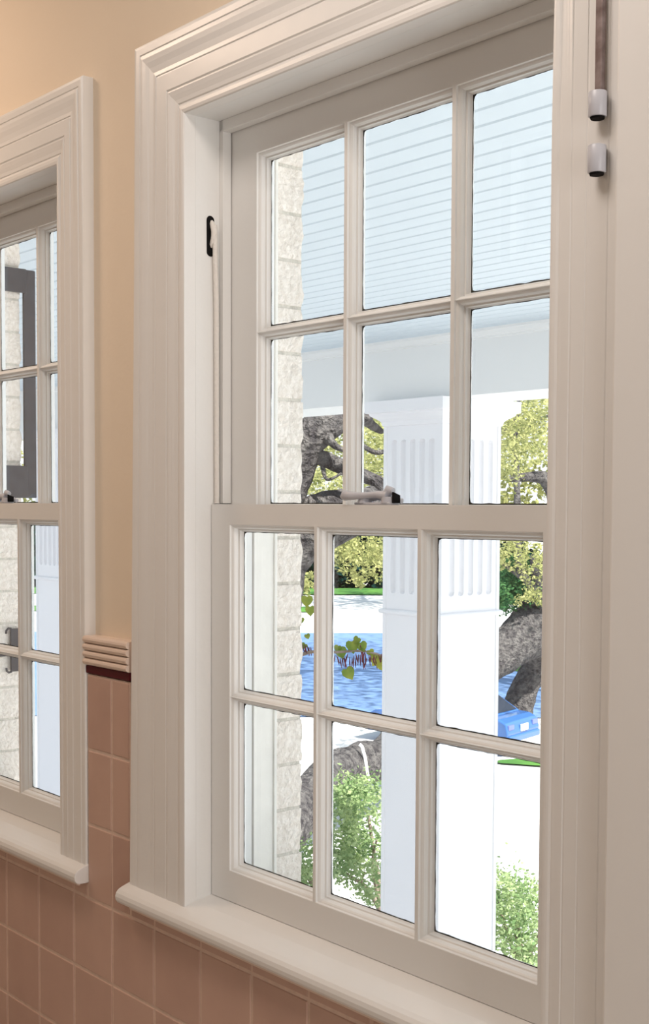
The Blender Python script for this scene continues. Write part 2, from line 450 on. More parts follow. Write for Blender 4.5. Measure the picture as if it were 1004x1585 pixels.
ZT = 1.05 - 2 * S            # the joint just below the stools
fields = [(-2.6, 1.20, 0.13, ZT), (-2.6, WX0 + DX - 0.11, ZT, 1.2035), (WX0 + DX - 0.11, -0.095, ZT, 0.775),
          (-0.095, 0.068, ZT, 1.2035), (0.068, 1.20, ZT, 0.775)]
for fx0, fx1, fz0, fz1 in fields:
    g.box(fx0, fx1, 0.0016, 0.0225, fz0, fz1)
    for k in range(int(math.floor(fx0 / S)), int(math.ceil(fx1 / S))):
        for r in range(-7, 1):
            z0 = 1.05 + r * S
            x0 = k * S
            cx0, cx1, cz0, cz1 = max(x0, fx0), min(x0 + S, fx1), max(z0, fz0), min(z0 + S, fz1)
            if cx1 > cx0 and cz1 > cz0:
                tile_rect(cx0, cx1, cz0, cz1)
tiles = struct(t.build('wall_tiling', 'tile'))
gr = g.build('grout', 'grout', tiles)
# maroon liner and ribbed cap above the tiles
lm, cm = MB(), MB()
for x0, x1 in ((-0.097, 0.0695), (-2.6, WX0 + DX - 0.11)):
    lm.box(x0, x1, -0.0015, 0.02, LINER0, LINER1, 0.002)
    prof = [(0, 0.022, LINER1 + 0.001)]
    rib = (CAP1 - LINER1 - 0.002) / 4
    for i in range(4):
        for q in range(7):
            an = math.pi * q / 6
            prof.append((0, -0.001 - 0.0085 * math.sin(an) , LINER1 + 0.001 + rib * (i + 0.5 - 0.5 * math.cos(an))))
    prof.append((0, 0.022, CAP1 - 0.001))
    cm.prism(prof, (x0, 0, 0), (x1 - x0, 0, 0), False)
lm.build('liner_tile', 'liner', tiles)
cm.build('ribbed_cap_tile', 'cap', tiles)

# the outside face: painted bricks with raked joints
b = MB()
mo = MB()
BR0 = 2.188 - 26 * 0.088
openings = [(WX0, WX1), (WX0 + DX, WX1 + DX)]
OZ0, OZ1 = 0.78, 2.276
segs_full = [(-4.2, 4.2)]
segs_win = [(-4.2, WX0 + DX), (WX1 + DX, WX0), (WX1, 4.2)]
br = random.Random(11)


def brick(x0, x1, z0, z1, fine, dep=0.066):
    nx, ny, nz = (6, 6, 7) if fine else (2, 1, 2)
    def surf(u, v, wv):
        x = x0 + (x1 - x0) * u; y = 0.207 + dep * v; z = z0 + (z1 - z0) * wv
        # round the corners, roughen the face
        cx = min(u, 1 - u) * (x1 - x0); cz = min(wv, 1 - wv) * (z1 - z0)
        r = 0.006
        p = Vector((x * 19, y * 60, z * 45))
        n1 = noise.noise(p) * 0.0035 + noise.noise(p * 2.7) * 0.0016
        x += (n1 * 0.6) * (1 if u > 0.5 else -1) * (1 if (u in (0.0, 1.0)) else 0)
        if v == 1.0:
            y += n1
            if cx < 1e-6: y -= 0.002 + 0.005 * max(0, noise.noise(Vector((z * 30, x, 3))))
            if cz < 1e-6: y -= 0.001
        if cz < 1e-6 and u in (0.0, 1.0):
            x += 0.0012 * (-1 if u > 0.5 else 1)
        return (x, y, z)
    def grid(nu, nv, fn):
        vs = [fn(i / nu, j / nv) for j in range(nv + 1) for i in range(nu + 1)]
        fs = [(j * (nu + 1) + i, j * (nu + 1) + i + 1, (j + 1) * (nu + 1) + i + 1, (j + 1) * (nu + 1) + i)
              for j in range(nv) for i in range(nu)]
        b.add(vs, fs, False)
    grid(nx, nz, lambda a, c: surf(a, 1.0, c))
    grid(ny, nz, lambda a, c: surf(0.0, a, c))
    grid(ny, nz, lambda a, c: surf(1.0, a, c))
    grid(nx, ny, lambda a, c: surf(a, c, 0.0))
    grid(nx, ny, lambda a, c: surf(a, c, 1.0))


for row in range(-58, 40):
    z0 = BR0 + row * 0.088
    z1 = z0 + 0.088
    zc = (z0 + z1) / 2
    if z1 > 4.0:
        break
    sg = segs_win if OZ0 < zc < OZ1 else segs_full
    for (a, c) in sg:
        x = a
        off = 0.12 if row % 2 else 0.24
        edges = [a]
        x = a + off
        while x < c - 0.09:
            edges.append(x)
            x += 0.24
        edges.append(c)
        for i in range(len(edges) - 1):
            e0, e1 = edges[i], edges[i + 1]
            isfine = (sg is segs_win) and (i == len(edges) - 2) and c in (WX0, WX0 + DX)
            dep = 0.137 if c == WX0 + DX else 0.066
            brick(e0 + (0.004 if i else 0), e1 - (0.004 if i < len(edges) - 2 else 0), z0 + 0.0035, z1 - 0.0035, isfine, dep)
for (a, c) in segs_win:
    mo.box(a + (0.0025 if a > -4 else 0), c - (0.0025 if c < 4 else 0), 0.2055, 0.340 if c == WX0 + DX else 0.269, OZ0, OZ1)
mo.box(-4.2, 4.2, 0.2055, 0.262, -5.0, OZ0)
mo.box(-4.2, 4.2, 0.2055, 0.262, OZ1, 4.0)
bricks = struct(b.build('wall_outside', 'brick'))
mo.build('mortar', 'mortar', bricks)


# ================================================================== THE SASH WINDOWS
PROF = [(0.0, 0.0), (0.0007, 0.0036), (0.0028, 0.0048), (0.0050, 0.0070), (0.0066, 0.0108), (0.0071, 0.0148),
        (0.0098, 0.0153), (0.0104, 0.0190), (0.0125, 0.0235)]


def make_sash(root, name, org, x0, x1, z0, z1, yf, thick, panes_x, panes_z, gl_y):
    """panes_*: glass intervals.  Face edges lie 12.5 mm outside the glass."""
    q = 0.0125
    mb = MB()
    X = [x0] + [v for (a, b_) in panes_x for v in (a - q, b_ + q)] + [x1]
    Z = [z0] + [v for (a, b_) in panes_z for v in (a - q, b_ + q)] + [z1]
    yb = yf + thick
    for y in (yf, yb):
        for i in range(len(X) - 1):
            for j in range(len(Z) - 1):
                if i % 2 == 1 and j % 2 == 1:
                    continue
                mb.add([(X[i], y, Z[j]), (X[i + 1], y, Z[j]), (X[i + 1], y, Z[j + 1]), (X[i], y, Z[j + 1])], [(0, 1, 2, 3)])
    # outer rim
    mb.add([(x0, yf, z0), (x1, yf, z0), (x1, yf, z1), (x0, yf, z1), (x0, yb, z0), (x1, yb, z0), (x1, yb, z1), (x0, yb, z1)],
           [(0, 1, 5, 4), (1, 2, 6, 5), (2, 3, 7, 6), (3, 0, 4, 7)])
    gz = MB()
    sl = MB()
    lr = random.Random(hash(name) % 97 + int(x0 * 100))
    for (a, b_) in panes_x:
        for (c, d) in panes_z:
            rings = []
            for (ins, dep) in PROF + [(q + 0.0, gl_y - yf + 0.0005), (q - 0.001, gl_y - yf + 0.003), (0.0, thick)]:
                k = q - ins
                rings.append([(a - k, yf + dep, c - k), (b_ + k, yf + dep, c - k), (b_ + k, yf + dep, d + k), (a - k, yf + dep, d + k)])
            vs = [p for r_ in rings for p in r_]
            fs = []
            for i in range(len(rings) - 1):
                for k in range(4):
                    k2 = (k + 1) % 4
                    fs.append((i * 4 + k, i * 4 + k2, (i + 1) * 4 + k2, (i + 1) * 4 + k))
            mb.add(vs, fs)
            gz.add([(a - 0.003, gl_y, c - 0.003), (b_ + 0.003, gl_y, c - 0.003), (b_ + 0.003, gl_y, d + 0.003), (a - 0.003, gl_y, d + 0.003)],
                   [(0, 1, 2, 3)])
            # wavy black seal round the glass
            pts_o, pts_i = [], []
            n = 26
            loop = [((a, c), (b_, c), (0, 1)), ((b_, c), (b_, d), (-1, 0)), ((b_, d), (a, d), (0, -1)), ((a, d), (a, c), (1, 0))]
            for si, (p0, p1, nr) in enumerate(loop):
                for i in range(n):
                    tt = i / n
                    x = p0[0] + (p1[0] - p0[0]) * tt
                    z = p0[1] + (p1[1] - p0[1]) * tt
                    wd = 0.0013 + 0.0011 * noise.noise(Vector((x * 60, z * 60, si * 5.0))) + (0.0006 if si in (0, 3) else -0.0004)
                    wd = max(wd, 0.0003)
                    nx, nz = nr
                    if i == 0:
                        # rounded inner corner
                        pnr = loop[si - 1][2]
                        nx, nz = nr[0] + pnr[0], nr[1] + pnr[1]
                        wd += 0.0016
                    pts_o.append((x, gl_y - 0.0009, z))
                    pts_i.append((x + nx * wd, gl_y - 0.0009, z + nz * wd))
            N = len(pts_o)
            sl.add(pts_o + pts_i, [(i, (i + 1) % N, (i + 1) % N + N, i + N) for i in range(N)])
    sh = lambda mbb: [setattr(mbb, 'v', [(p[0] - org[0], p[1] - org[1], p[2] - org[2]) for p in mbb.v])]
    sh(mb); sh(gz); sh(sl)
    so = mb.build(name, 'sash', root)
    recalc(so)
    bevel_mod(so, 0.0007, 1)
    gz.build('glass', 'glass', so)
    sl.build('glazing_seal', 'seal', so)
    return so


def make_window():
    org = ((WX0 + WX1) / 2, 0.0, 0.775)
    root = empty('window_1', org)

    def sh(mb):
        mb.v = [(p[0] - org[0], p[1] - org[1], p[2] - org[2]) for p in mb.v]
        return mb

    # casing, mitred round left, head and right
    cp = [(0, 0.022), (0, 0.000), (0.002, -0.0025), (0.007, -0.004), (0.0135, -0.0035), (0.018, 0.0005), (0.020, 0.003),
          (0.022, 0.0005), (0.029, -0.0005), (0.038, -0.0035), (0.046, -0.0055), (0.048, -0.005), (0.0495, -0.001), (0.0515, -0.001),
          (0.053, -0.0045), (0.083, -0.0045), (0.0845, -0.001), (0.0868, -0.0005), (0.0885, -0.003), (0.096, -0.002), (0.107, -0.0035),
          (0.118, -0.0065), (0.1275, -0.0078), (0.1335, -0.0072), (0.1350, -0.0025), (0.1375, -0.0022), (0.139, -0.005), (0.150, -0.0052),
          (0.1555, -0.004), (0.158, 0.0), (0.158, 0.0225)]
    rs = 0.107 / 0.158
    mb = MB()
    yr = lambda y_: y_ if y_ > 0.02 else -0.0035 + (y_ + 0.0035) * 0.16
    yl = lambda y_: y_ if y_ > 0.02 else -0.003 + (y_ + 0.003) * 0.35
    ym = lambda y_: y_ if y_ > 0.02 else -0.003 + (y_ + 0.003) * 0.75
    st = []
    for (u, y) in cp:
        zt = ZH + u * (0.154 / 0.158)
        st.append([(WX0 - u * 1.2, yr(y), ZS - 0.006), (WX0 - u * 1.07, yl(y), 1.95), (WX0 - u * 1.03, ym(y), zt),
                   (WX1 + u * rs, ym(y), zt), (WX1 + u * rs, yr(y), 2.05), (WX1 + u * rs, yr(y), ZS - 0.006)])
    n = len(st)
    vs = [p for s_ in st for p in s_]
    fs = []
    for i in range(n - 1):
        for k in range(5):
            fs.append((i * 6 + k, (i + 1) * 6 + k, (i + 1) * 6 + k + 1, i * 6 + k + 1))
    mb.add(vs, fs)
    ca = sh(mb).build('casing', 'paint', root)
    recalc(ca)
    # jambs: pulley stiles and head board
    j = MB()
    j.box(WX0 - 0.020, WX0, 0.0222, 0.150, 0.80, ZH + 0.02)
    j.box(WX1, WX1 + 0.020, 0.0222, 0.150, 0.80, ZH + 0.02)
    j.box(WX0, WX1, 0.0222, 0.150, ZH, ZH + 0.02)
    sh(j).build('jamb', 'sash', root)
    # parting bead and head stop
    pb = MB()
    pb.box(WX0, WX0 + 0.012, 0.0745, 0.0925, 1.5495, ZH, 0.001)
    pb.box(WX1 - 0.012, WX1, 0.0745, 0.0925, 1.5495, ZH, 0.001)
    pb.box(WX0, WX1, 0.0745, 0.0925, 2.2205, ZH, 0.001)
    sh(pb).build('parting_bead', 'sash', root)
    # stool with bull nose and a small cove below
    sp = [(0.0, 0.774), (-0.020, 0.7745), (-0.0265, 0.777), (-0.0305, 0.783), (-0.0315, 0.790), (-0.0295, 0.797), (-0.0245, 0.8025),
          (-0.016, 0.8065), (-0.004, 0.8105), (0.02, 0.8175), (0.056, 0.8235), (0.095, 0.8235), (0.095, 0.774)]
    xl, xr = WX0 - 0.198, WX1 + 0.110
    sm = MB()
    sm.prism([(0, y, z) for y, z in sp], (xl, 0, 0), (xr - xl, 0, 0))
    # inside the notch the stool runs between the plaster; outside it stops at the tiles
    st_ = sh(sm).build('stool', 'paint', root)
    bevel_mod(recalc(st_), 0.0015, 2)
    ap = MB()
    ap.prism([(0, 0.0, 0.761), (0, -0.006, 0.762), (0, -0.008, 0.768), (0, -0.013, 0.7745), (0, 0.0, 0.7745)], (xl + 0.012, 0, 0), (xr - xl - 0.045, 0, 0))
    sh(ap).build('cove_strip', 'cap', root)
    # outside frame and sloping sill
    ex = MB()
    for sx, sg in ((WX0, 1), (WX1, -1)):
        ex.box(sx - sg * 0.02, sx - sg * 0.0045, 0.150, 0.1535, 0.79, ZH + 0.02)
        ex.box(sx - sg * 0.02, sx + sg * 0.0025, 0.1535, 0.172, 0.79, ZH + 0.02, 0.001)
        ex.box(sx - sg * 0.02, sx - sg * 0.001, 0.172, 0.2025, 0.79, ZH + 0.02, 0.001)
        ex.box(sx - sg * 0.02, sx + sg * 0.003, 0.2025, 0.2085, 0.79, ZH + 0.02, 0.001)
    ex.box(WX0 - 0.01, WX1 + 0.01, 0.1535, 0.209, ZH + 0.0, ZH + 0.034, 0.001)
    ex.prism([(0, 0.110, 0.822), (0, 0.150, 0.815), (0, 0.315, 0.785), (0, 0.315, 0.755), (0, 0.275, 0.760), (0, 0.110, 0.782)], (WX0, 0, 0), (WX1 - WX0, 0, 0))
    sh(ex).build('outer_frame', 'exterior_paint', root)
    seam = MB()
    seam.box(WX0 - 0.006, WX0 - 0.0012, 0.1502, 0.1530, 1.17, 1.505)
    # sashes
    px = [(0.3315 + i * 0.2455, 0.3315 + i * 0.2455 + 0.2125) for i in range(3)]
    pz = [(0.8935, 1.1870), (1.2120, 1.4985)]
    lo = make_sash(root, 'lower_sash', org, WX0 + 0.0022, WX1 - 0.0022, 0.8245, 1.548, 0.056, 0.038, px, pz, 0.080)
    px = [(0.3592 + i * 0.2453, 0.3592 + i * 0.2453 + 0.2125) for i in range(3)]
    pz = [(1.5490, 1.8420), (1.8665, 2.1590)]
    up_ = make_sash(root, 'upper_sash', org, WX0 + 0.0015, WX1 - 0.0015, 1.512, ZH - 0.004, 0.0945, 0.040, px, pz, 0.1185)
    # pulleys and cords
    for sx, sg in ((WX0, 1), (WX1, -1)):
        pl = MB()
        n = 20
        zc, hh, r = 2.0325, 0.0365, 0.0085
        vs = []
        for k in range(n):
            an = 2 * math.pi * k / n
            vs.append((sx + sg * 0.0006, 0.0545 + r * math.cos(an), zc + (hh - r) * (1 if math.sin(an) >= 0 else -1) + r * math.sin(an)))
        pl.add(vs, [tuple(range(n))])
        po = sh(pl).build('sash_pulley', 'black', root)
        wh = MB()
        R_ = 0.030
        ctr = Vector((sx - sg * 0.0235, 0.0575, zc + 0.004))
        wp = []
        for k in range(13):
            an = math.radians(-52 + 104 * k / 12)
            wp.append(ctr + Vector((sg * R_ * math.cos(an), 0.0015 - 0.001 * math.cos(an), R_ * math.sin(an))))
        wh.tube(wp, [0.0052] * len(wp), 8)
        sh(wh).build('pulley_wheel', 'cord', po)
        cd = MB()
        cd.tube([(sx + sg * 0.0058, 0.0600, zc + 0.020), (sx + sg * 0.0062, 0.0610, zc - 0.03), (sx + sg * 0.0052, 0.0645, 1.90), (sx + sg * 0.0050, 0.0655, 1.5495)],
                [0.0048] * 4, 8)
        sh(cd).build('sash_cord', 'cord', root)
    # sash lock on the meeting rail
    lk = MB()
    lz = 1.548
    lk.box(0.652, 0.735, 0.060, 0.082, lz, lz + 0.004, 0.0015)
    lk.tube([(0.668, 0.070, lz + 0.003), (0.668, 0.070, lz + 0.010)], [0.013, 0.011], 16)
    lk.tube([(0.722, 0.070, lz + 0.003), (0.722, 0.070, lz + 0.013)], [0.012, 0.010], 16)
    lk.tube([(0.668, 0.070, lz + 0.0105), (0.690, 0.078, lz + 0.0125), (0.712, 0.088, lz + 0.010), (0.730, 0.092, lz + 0.006)], [0.0060, 0.0055, 0.0055, 0.0045], 10)
    lko = sh(lk).build('sash_lock', 'hinge_paint', root)
    lv = MB()
    lv.tube([(0.722, 0.070, lz + 0.014), (0.700, 0.066, lz + 0.0165), (0.676, 0.061, lz + 0.0150), (0.655, 0.056, lz + 0.0140), (0.637, 0.054, lz + 0.0150), (0.628, 0.057, lz + 0.0130)],
            [0.0095, 0.0055, 0.0050, 0.0065, 0.0085, 0.0045], 12)
    lv.tube([(0.715, 0.070, lz + 0.014), (0.722, 0.072, lz + 0.0235), (0.730, 0.073, lz + 0.022)], [0.007, 0.0085, 0.005], 12)
    sh(lv).build('lock_lever', 'hinge_paint', lko)
    cl = MB()
    cl.prism([(0, 0.066, lz + 0.003), (0, 0.080, lz + 0.003), (0, 0.080, lz + 0.015), (0, 0.066, lz + 0.020)], (0.7345, 0, 0), (0.004, 0, 0))
    sh(cl).build('lock_keeper', 'black', lko)
    return root


win = make_window()
struct(win)
win2 = copy_tree(win)
win2.name = 'window_2'
win2.location.x += DX

# ================================================================== WHAT STANDS AT THE RIGHT EDGE: A FOLDED-BACK DOOR LEAF
door = empty('door_1', (1.2135, -0.012, 0.0))
struct(door)
p = MB()
p.box(0.0, 0.86, -0.003, 0.030, 0.02, 2.60, 0.004)
p.build('door_leaf', 'paint', door)
p = MB()
for z0, z1 in ((1.958, 1.9915), (2.026, 2.0565)):
    n = 14
    c = (-0.0265, -0.004)
    rr_ = 0.0115
    p.tube([(c[0], c[1], z0), (c[0], c[1], z0 + 0.001), (c[0], c[1], z1 - 0.001), (c[0], c[1], z1)], [rr_ * 0.93, rr_, rr_, rr_ * 0.93], 18)
h = p.build('hinge_knuckle', 'hinge_paint', door)
p = MB()
for z0 in (1.9568, 2.0248):
    p.tube([(-0.0265, -0.004, z0 - 0.0016), (-0.0265, -0.004, z0 + 0.001)], [0.0085, 0.0092], 16)
p.build('hinge_pin', 'black', h)
p = MB()
p.box(-0.0315, -0.0215, -0.0045, 0.004, 2.0565, 2.30, 0.001)
p.build('hinge_leaf', 'rust', door)

# ================================================================== REST OF THE ROOM
fl = MB(); fl.box(-4.2, 4.2, -2.15, 0.022, -0.1, 0.0)
struct(fl.build('floor', 'floor'))
ce = MB(); ce.box(-4.2, 4.2, -2.15, 0.022, 3.0, 3.05)
struct(ce.build('ceiling', 'room'))
wl = MB(); wl.box(-4.2, -2.6, -2.0, 0.022, 0, 3.0)
struct(wl.build('wall_left', 'plaster'))
wr_ = MB(); wr_.box(3.6, 4.2, -2.0, 0.022, 0, 3.0)
struct(wr_.build('wall_right', 'room'))
# opposite wall with a high transom light that shows as a reflection in the glass
wf = MB()
TX0, TX1, TZ0, TZ1 = -1.02, 0.1, 2.43, 2.86
wf.box(-4.2, TX0, -2.15, -2.0, 0, 3.0)
wf.box(TX1, 4.2, -2.15, -2.0, 0, 3.0)
wf.box(TX0, TX1, -2.15, -2.0, 0, TZ0)
wf.box(TX0, TX1, -2.15, -2.0, TZ1, 3.0)
struct(wf.build('wall_front', 'room'))
tw = empty('window_3', ((TX0 + TX1) / 2, -2.07, TZ0))
struct(tw)
p = MB()
hw = (TX1 - TX0) / 2
p.box(-hw, -hw + 0.03, -0.02, 0.02, 0, TZ1 - TZ0)
p.box(hw - 0.03, hw, -0.02, 0.02, 0, TZ1 - TZ0)
p.box(-hw + 0.03, hw - 0.03, -0.02, 0.02, 0, 0.03)
p.box(-hw + 0.03, hw - 0.03, -0.02, 0.02, TZ1 - TZ0 - 0.03, TZ1 - TZ0)
p.build('window_frame', 'sash', tw)
p = MB()
p.add([(-hw + 0.03, 0, 0.03), (hw - 0.03, 0, 0.03), (hw - 0.03, 0, TZ1 - TZ0 - 0.03), (-hw + 0.03, 0, TZ1 - TZ0 - 0.03)], [(0, 1, 2, 3)])
p.build('glass', 'glass', tw)

# ================================================================== THE PORCH
PZ = 2.72
pc = MB()
pc.box(-22, 6, 0.275, 5.15, PZ + 0.014, PZ + 0.10)
y = 0.3085
bw = 0.1244
while y < 5.10:
    y1 = min(y + bw, 5.13)
    pc.add([(-22, y + 0.010, PZ), (6, y + 0.010, PZ), (6, y1 - 0.010, PZ), (-22, y1 - 0.010, PZ),
            (-22, y, PZ + 0.010), (6, y, PZ + 0.010), (6, y1, PZ + 0.010), (-22, y1, PZ + 0.010)],
           [(3, 2, 1, 0), (0, 1, 5, 4), (2, 3, 7, 6)])
    y += bw
struct(pc.build('porch_ceiling', 'porch_ceiling'))
pb = MB()
pb.box(-22, 6, 5.10, 5.69, 2.288, 2.95)
pb.box(-22, 6, 5.69, 6.05, 2.62, 2.95)
pr = [(0, 5.10, 2.655), (0, 5.092, 2.658), (0, 5.090, 2.668), (0, 5.082, 2.672), (0, 5.074, 2.682), (0, 5.066, 2.700), (0, 5.060, 2.704), (0, 5.058, PZ), (0, 5.10, PZ)]
pb.prism(pr, (-22, 0, 0), (28, 0, 0))
struct(pb.build('porch_beam', 'beam'))
rf = MB(); rf.box(-22, 6, 0.0, 6.6, 2.95, 3.6)
struct(rf.build('roof', 'beam'))

GZ = -5.0
HW = 0.2935


def make_column():
    root = empty('porch_column', (-4.4345, 5.39, GZ))
    tag(root, cat='column')
    # shaft: four faces, each fluted between ring and necking
    mb = MB()
    zs = [0.0, 5.0 + 0.74]
    fz0, fz1, fr = 5.0 + 0.906, 5.0 + 2.012, 0.0285
    mb.box(-HW, HW, -HW, HW, 0, 5.752)
    us = [-HW]
    for k in range(5):
        c = (k - 2) * 0.0955
        for q in (-1, -0.93, -0.75, -0.4, 0, 0.4, 0.75, 0.93, 1):
            us.append(c + q * fr)
    us.append(HW)
    zz = [5.752, fz0 - 0.01]
    for q in (-1, -0.93, -0.75, -0.4, 0): zz.append(fz0 + fr + q * fr)
    for q in (0, 0.4, 0.75, 0.93, 1): zz.append(fz1 - fr + q * fr)
    zz += [fz1 + 0.01, 5 + 2.20]
    zz = sorted(set(zz))

    def depth(u, z):
        c = round(u / 0.0955) * 0.0955
        if abs(c) > 0.2: return 0
        zc = min(max(z, fz0 + fr), fz1 - fr)
        d = math.hypot(u - c, z - zc) / fr
        return 0.030 * math.sqrt(max(0, 1 - d * d)) if d < 1 else 0
    for (ax, sg) in (('x', 1), ('x', -1), ('y', 1), ('y', -1)):
        vs = []
        for z in zz:
            for u in us:
                dd = HW - depth(u, z)
                vs.append((sg * dd, u, z) if ax == 'x' else (u, sg * dd, z))
        nu = len(us)
        mb.add(vs, [(j_ * nu + i, j_ * nu + i + 1, (j_ + 1) * nu + i + 1, (j_ + 1) * nu + i) for j_ in range(len(zz) - 1) for i in range(nu - 1)])
    so = mb.build('shaft', 'column', root)
    recalc(so)
    # corner strips
    cs = MB()
    for sx in (-1, 1):
        for sy in (-1, 1):
            cs.box(sx * (HW - 0.028), sx * (HW + 0.006), sy * (HW - 0.028), sy * (HW + 0.006), 0.3, 7.12, 0.003)
    cs.build('corner_strip', 'column', so)

    def ring(z0, steps, name):
        r = MB()
        vs, fs = [], []
        for (o, z) in steps:
            e = HW + o
            vs += [(-e, -e, z0 + z), (e, -e, z0 + z), (e, e, z0 + z), (-e, e, z0 + z)]
        L = len(steps)
        for i in range(L - 1):
            for k in range(4):
                k2 = (k + 1) % 4
                fs.append((i * 4 + k, i * 4 + k2, (i + 1) * 4 + k2, (i + 1) * 4 + k))
        fs.append((3, 2, 1, 0)); fs.append(tuple((L - 1) * 4 + k for k in range(4)))
        r.add(vs, fs)
        return r.build(name, 'column', root)
    ring(5.752, [(0.0, 0), (0.018, 0.003), (0.026, 0.012), (0.028, 0.022), (0.024, 0.032), (0.012, 0.038), (0.0, 0.040)], 'ring_moulding')
    ring(7.11, [(0.0, 0), (0.012, 0.004), (0.016, 0.018), (0.020, 0.034), (0.040, 0.052), (0.062, 0.066), (0.078, 0.078), (0.082, 0.092), (0.105, 0.096), (0.105, 0.1775)], 'capital')
    ring(0.0, [(0.09, 0), (0.09, 0.18), (0.05, 0.24), (0.02, 0.30), (0.0, 0.31)], 'base')
    return root


col1 = make_column()
col1['label'] = 'white square fluted porch column seen through the larger right-hand window'
col2 = copy_tree(col1)
col2.location.x = -9.776
col2['label'] = 'white fluted porch column seen at the right edge of the left-hand window'
for c_ in (col1, col2): c_['group'] = 'porch columns'

# dark metal fittings on the brick reveal outside the left window
rx = WX0 + DX
fr_ = MB()
fr_.box(rx + 0.001, rx + 0.010, 0.348, 0.384, 1.562, 2.182, 0.002)
fr_.box(rx + 0.008, rx + 0.020, 0.285, 0.352, 2.118, 2.182, 0.002)
fr_.box(rx + 0.008, rx + 0.020, 0.285, 0.352, 1.562, 1.650, 0.002)
fr_.box(rx - 0.030, rx + 0.006, 0.268, 0.286, 2.120, 2.180, 0.002)
fr_.box(rx - 0.030, rx + 0.006, 0.268, 0.286, 1.564, 1.648, 0.002)
o = fr_.build('metal_bracket', 'dark_metal')
tag(o, 'tall dark grey C-shaped metal bracket outside the upper left-hand window', 'bracket', 'dark metal brackets outside the left window')
cb = MB()
cb.box(rx + 0.006, rx + 0.012, 0.302, 0.345, 1.087, 1.205, 0.001)
cb.tube([(rx + 0.009, 0.304, 1.205), (rx + 0.009, 0.296, 1.207), (rx + 0.009, 0.290, 1.201), (rx + 0.009, 0.289, 1.192)], [0.003] * 4, 8)
cb.tube([(rx + 0.009, 0.304, 1.087), (rx + 0.009, 0.296, 1.085), (rx + 0.009, 0.290, 1.090), (rx + 0.009, 0.289, 1.098)], [0.003] * 4, 8)
cb.box(rx - 0.004, rx + 0.0065, 0.270, 0.330, 1.13, 1.16, 0.001)
o = cb.build('metal_bracket', 'dark_metal')
tag(o, 'small grey hooked metal strap outside the lower left-hand window', 'bracket', 'dark metal brackets outside the left window')

# ================================================================== GROUND, ROAD, LAWNS
gd = MB()
gd.add([(-260, 0.2, GZ), (30, 0.2, GZ), (30, 260, GZ), (-260, 260, GZ)], [(0, 1, 2, 3)])
struct(gd.build('ground', 'concrete'))
lw = MB()
fx, fy = -0.7645, 0.6446                        # horizontal viewing direction


def strip(mb, d0, d1, s0, s1, z, th=0.0):
    """a patch of ground between two distances and two sideways offsets from the house corner"""
    pts = []
    for d, s_ in ((d0, s0), (d0, s1), (d1, s1), (d1, s0)):
        pts.append((2.2 + fx * d + fy * s_, -1.3 + fy * d - fx * s_, z))
    mb.add(pts, [(0, 1, 2, 3)])


strip(lw, 93, 104, -60, 60, GZ + 0.06)
strip(lw, 78, 82, -60, -0.5, GZ + 0.05)
struct(lw.build('far_lawn', 'lawn'))
lw2 = MB()
strip(lw2, 50.5, 54.5, 3, 22, GZ + 0.05)
blob = []
for k in range(16):
    an = 2 * math.pi * k / 16
    d_, s_ = 32.5 + (0.55 + 0.15 * math.sin(3 * an)) * math.sin(an), 6.6 + 2.3 * math.cos(an)
    blob.append((2.2 + fx * d_ + fy * s_, -1.3 + fy * d_ - fx * s_, GZ + 0.05))
lw2.add(blob, [tuple(range(16))])
struct(lw2.build('lawn_strip', 'lawn'))
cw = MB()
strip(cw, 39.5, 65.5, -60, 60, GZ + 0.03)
struct(cw.build('road', 'asphalt'))  # blue strip laid over the distances where tree shade falls


# ================================================================== TREES
def leaves(name, blobs, material, parent, scale_n=1.0, seed=1, size_mul=1.0, org=(0, 0, 0)):
    g_ = np.random.default_rng(seed)
    V = []
    R = np.array([0.6446, 0.7645, 0.0]); Fd = np.array([-0.7645, 0.6446, 0.0]); U = np.array([0, 0, 1.0])
    for (x, y, z, rx_, dr, rz, n, s) in blobs:
        n = int(n * scale_n)
        nc = max(3, n // 16)
        c = g_.normal(size=(nc, 3)); c /= np.linalg.norm(c, axis=1)[:, None]
        c *= (g_.random(nc) ** 0.45)[:, None]
        idx = g_.integers(0, nc, n)
        cs = 0.16
        p = c[idx] + g_.normal(size=(n, 3)) * cs
        P = np.array([x, y, z]) + p[:, :1] * rx_ * R + p[:, 1:2] * dr * Fd + p[:, 2:3] * rz * U
        a = g_.normal(size=(n, 3)); a[:, 2] *= 0.6; a /= np.linalg.norm(a, axis=1)[:, None]
        b_ = np.cross(a, g_.normal(size=(n, 3))); b_ /= np.linalg.norm(b_, axis=1)[:, None]
        L = s * size_mul * g_.uniform(0.6, 1.25, n)[:, None]
        nrm = np.cross(a, b_)
        q0 = P - a * L * 0.5
        q1 = P + b_ * L * 0.27 + nrm * L * 0.07
        q2 = P + a * L * 0.5
        q3 = P - b_ * L * 0.27 + nrm * L * 0.07
        V.append(np.stack([q0, q1, q2, q3], 1).reshape(-1, 3))
    V = np.concatenate(V) - np.array(org)
    n = len(V) // 4
    me = bpy.data.meshes.new(name)
    me.vertices.add(len(V)); me.vertices.foreach_set('co', V.astype(np.float32).ravel())
    me.loops.add(4 * n); me.loops.foreach_set('vertex_index', np.arange(4 * n, dtype=np.int32))
    me.polygons.add(n); me.polygons.foreach_set('loop_start', np.arange(0, 4 * n, 4, dtype=np.int32))
    me.materials.append(M[material])
    me.update(calc_edges=True)
    o = bpy.data.objects.new(name, me)
    COL.objects.link(o)
    o.parent = parent
    return o


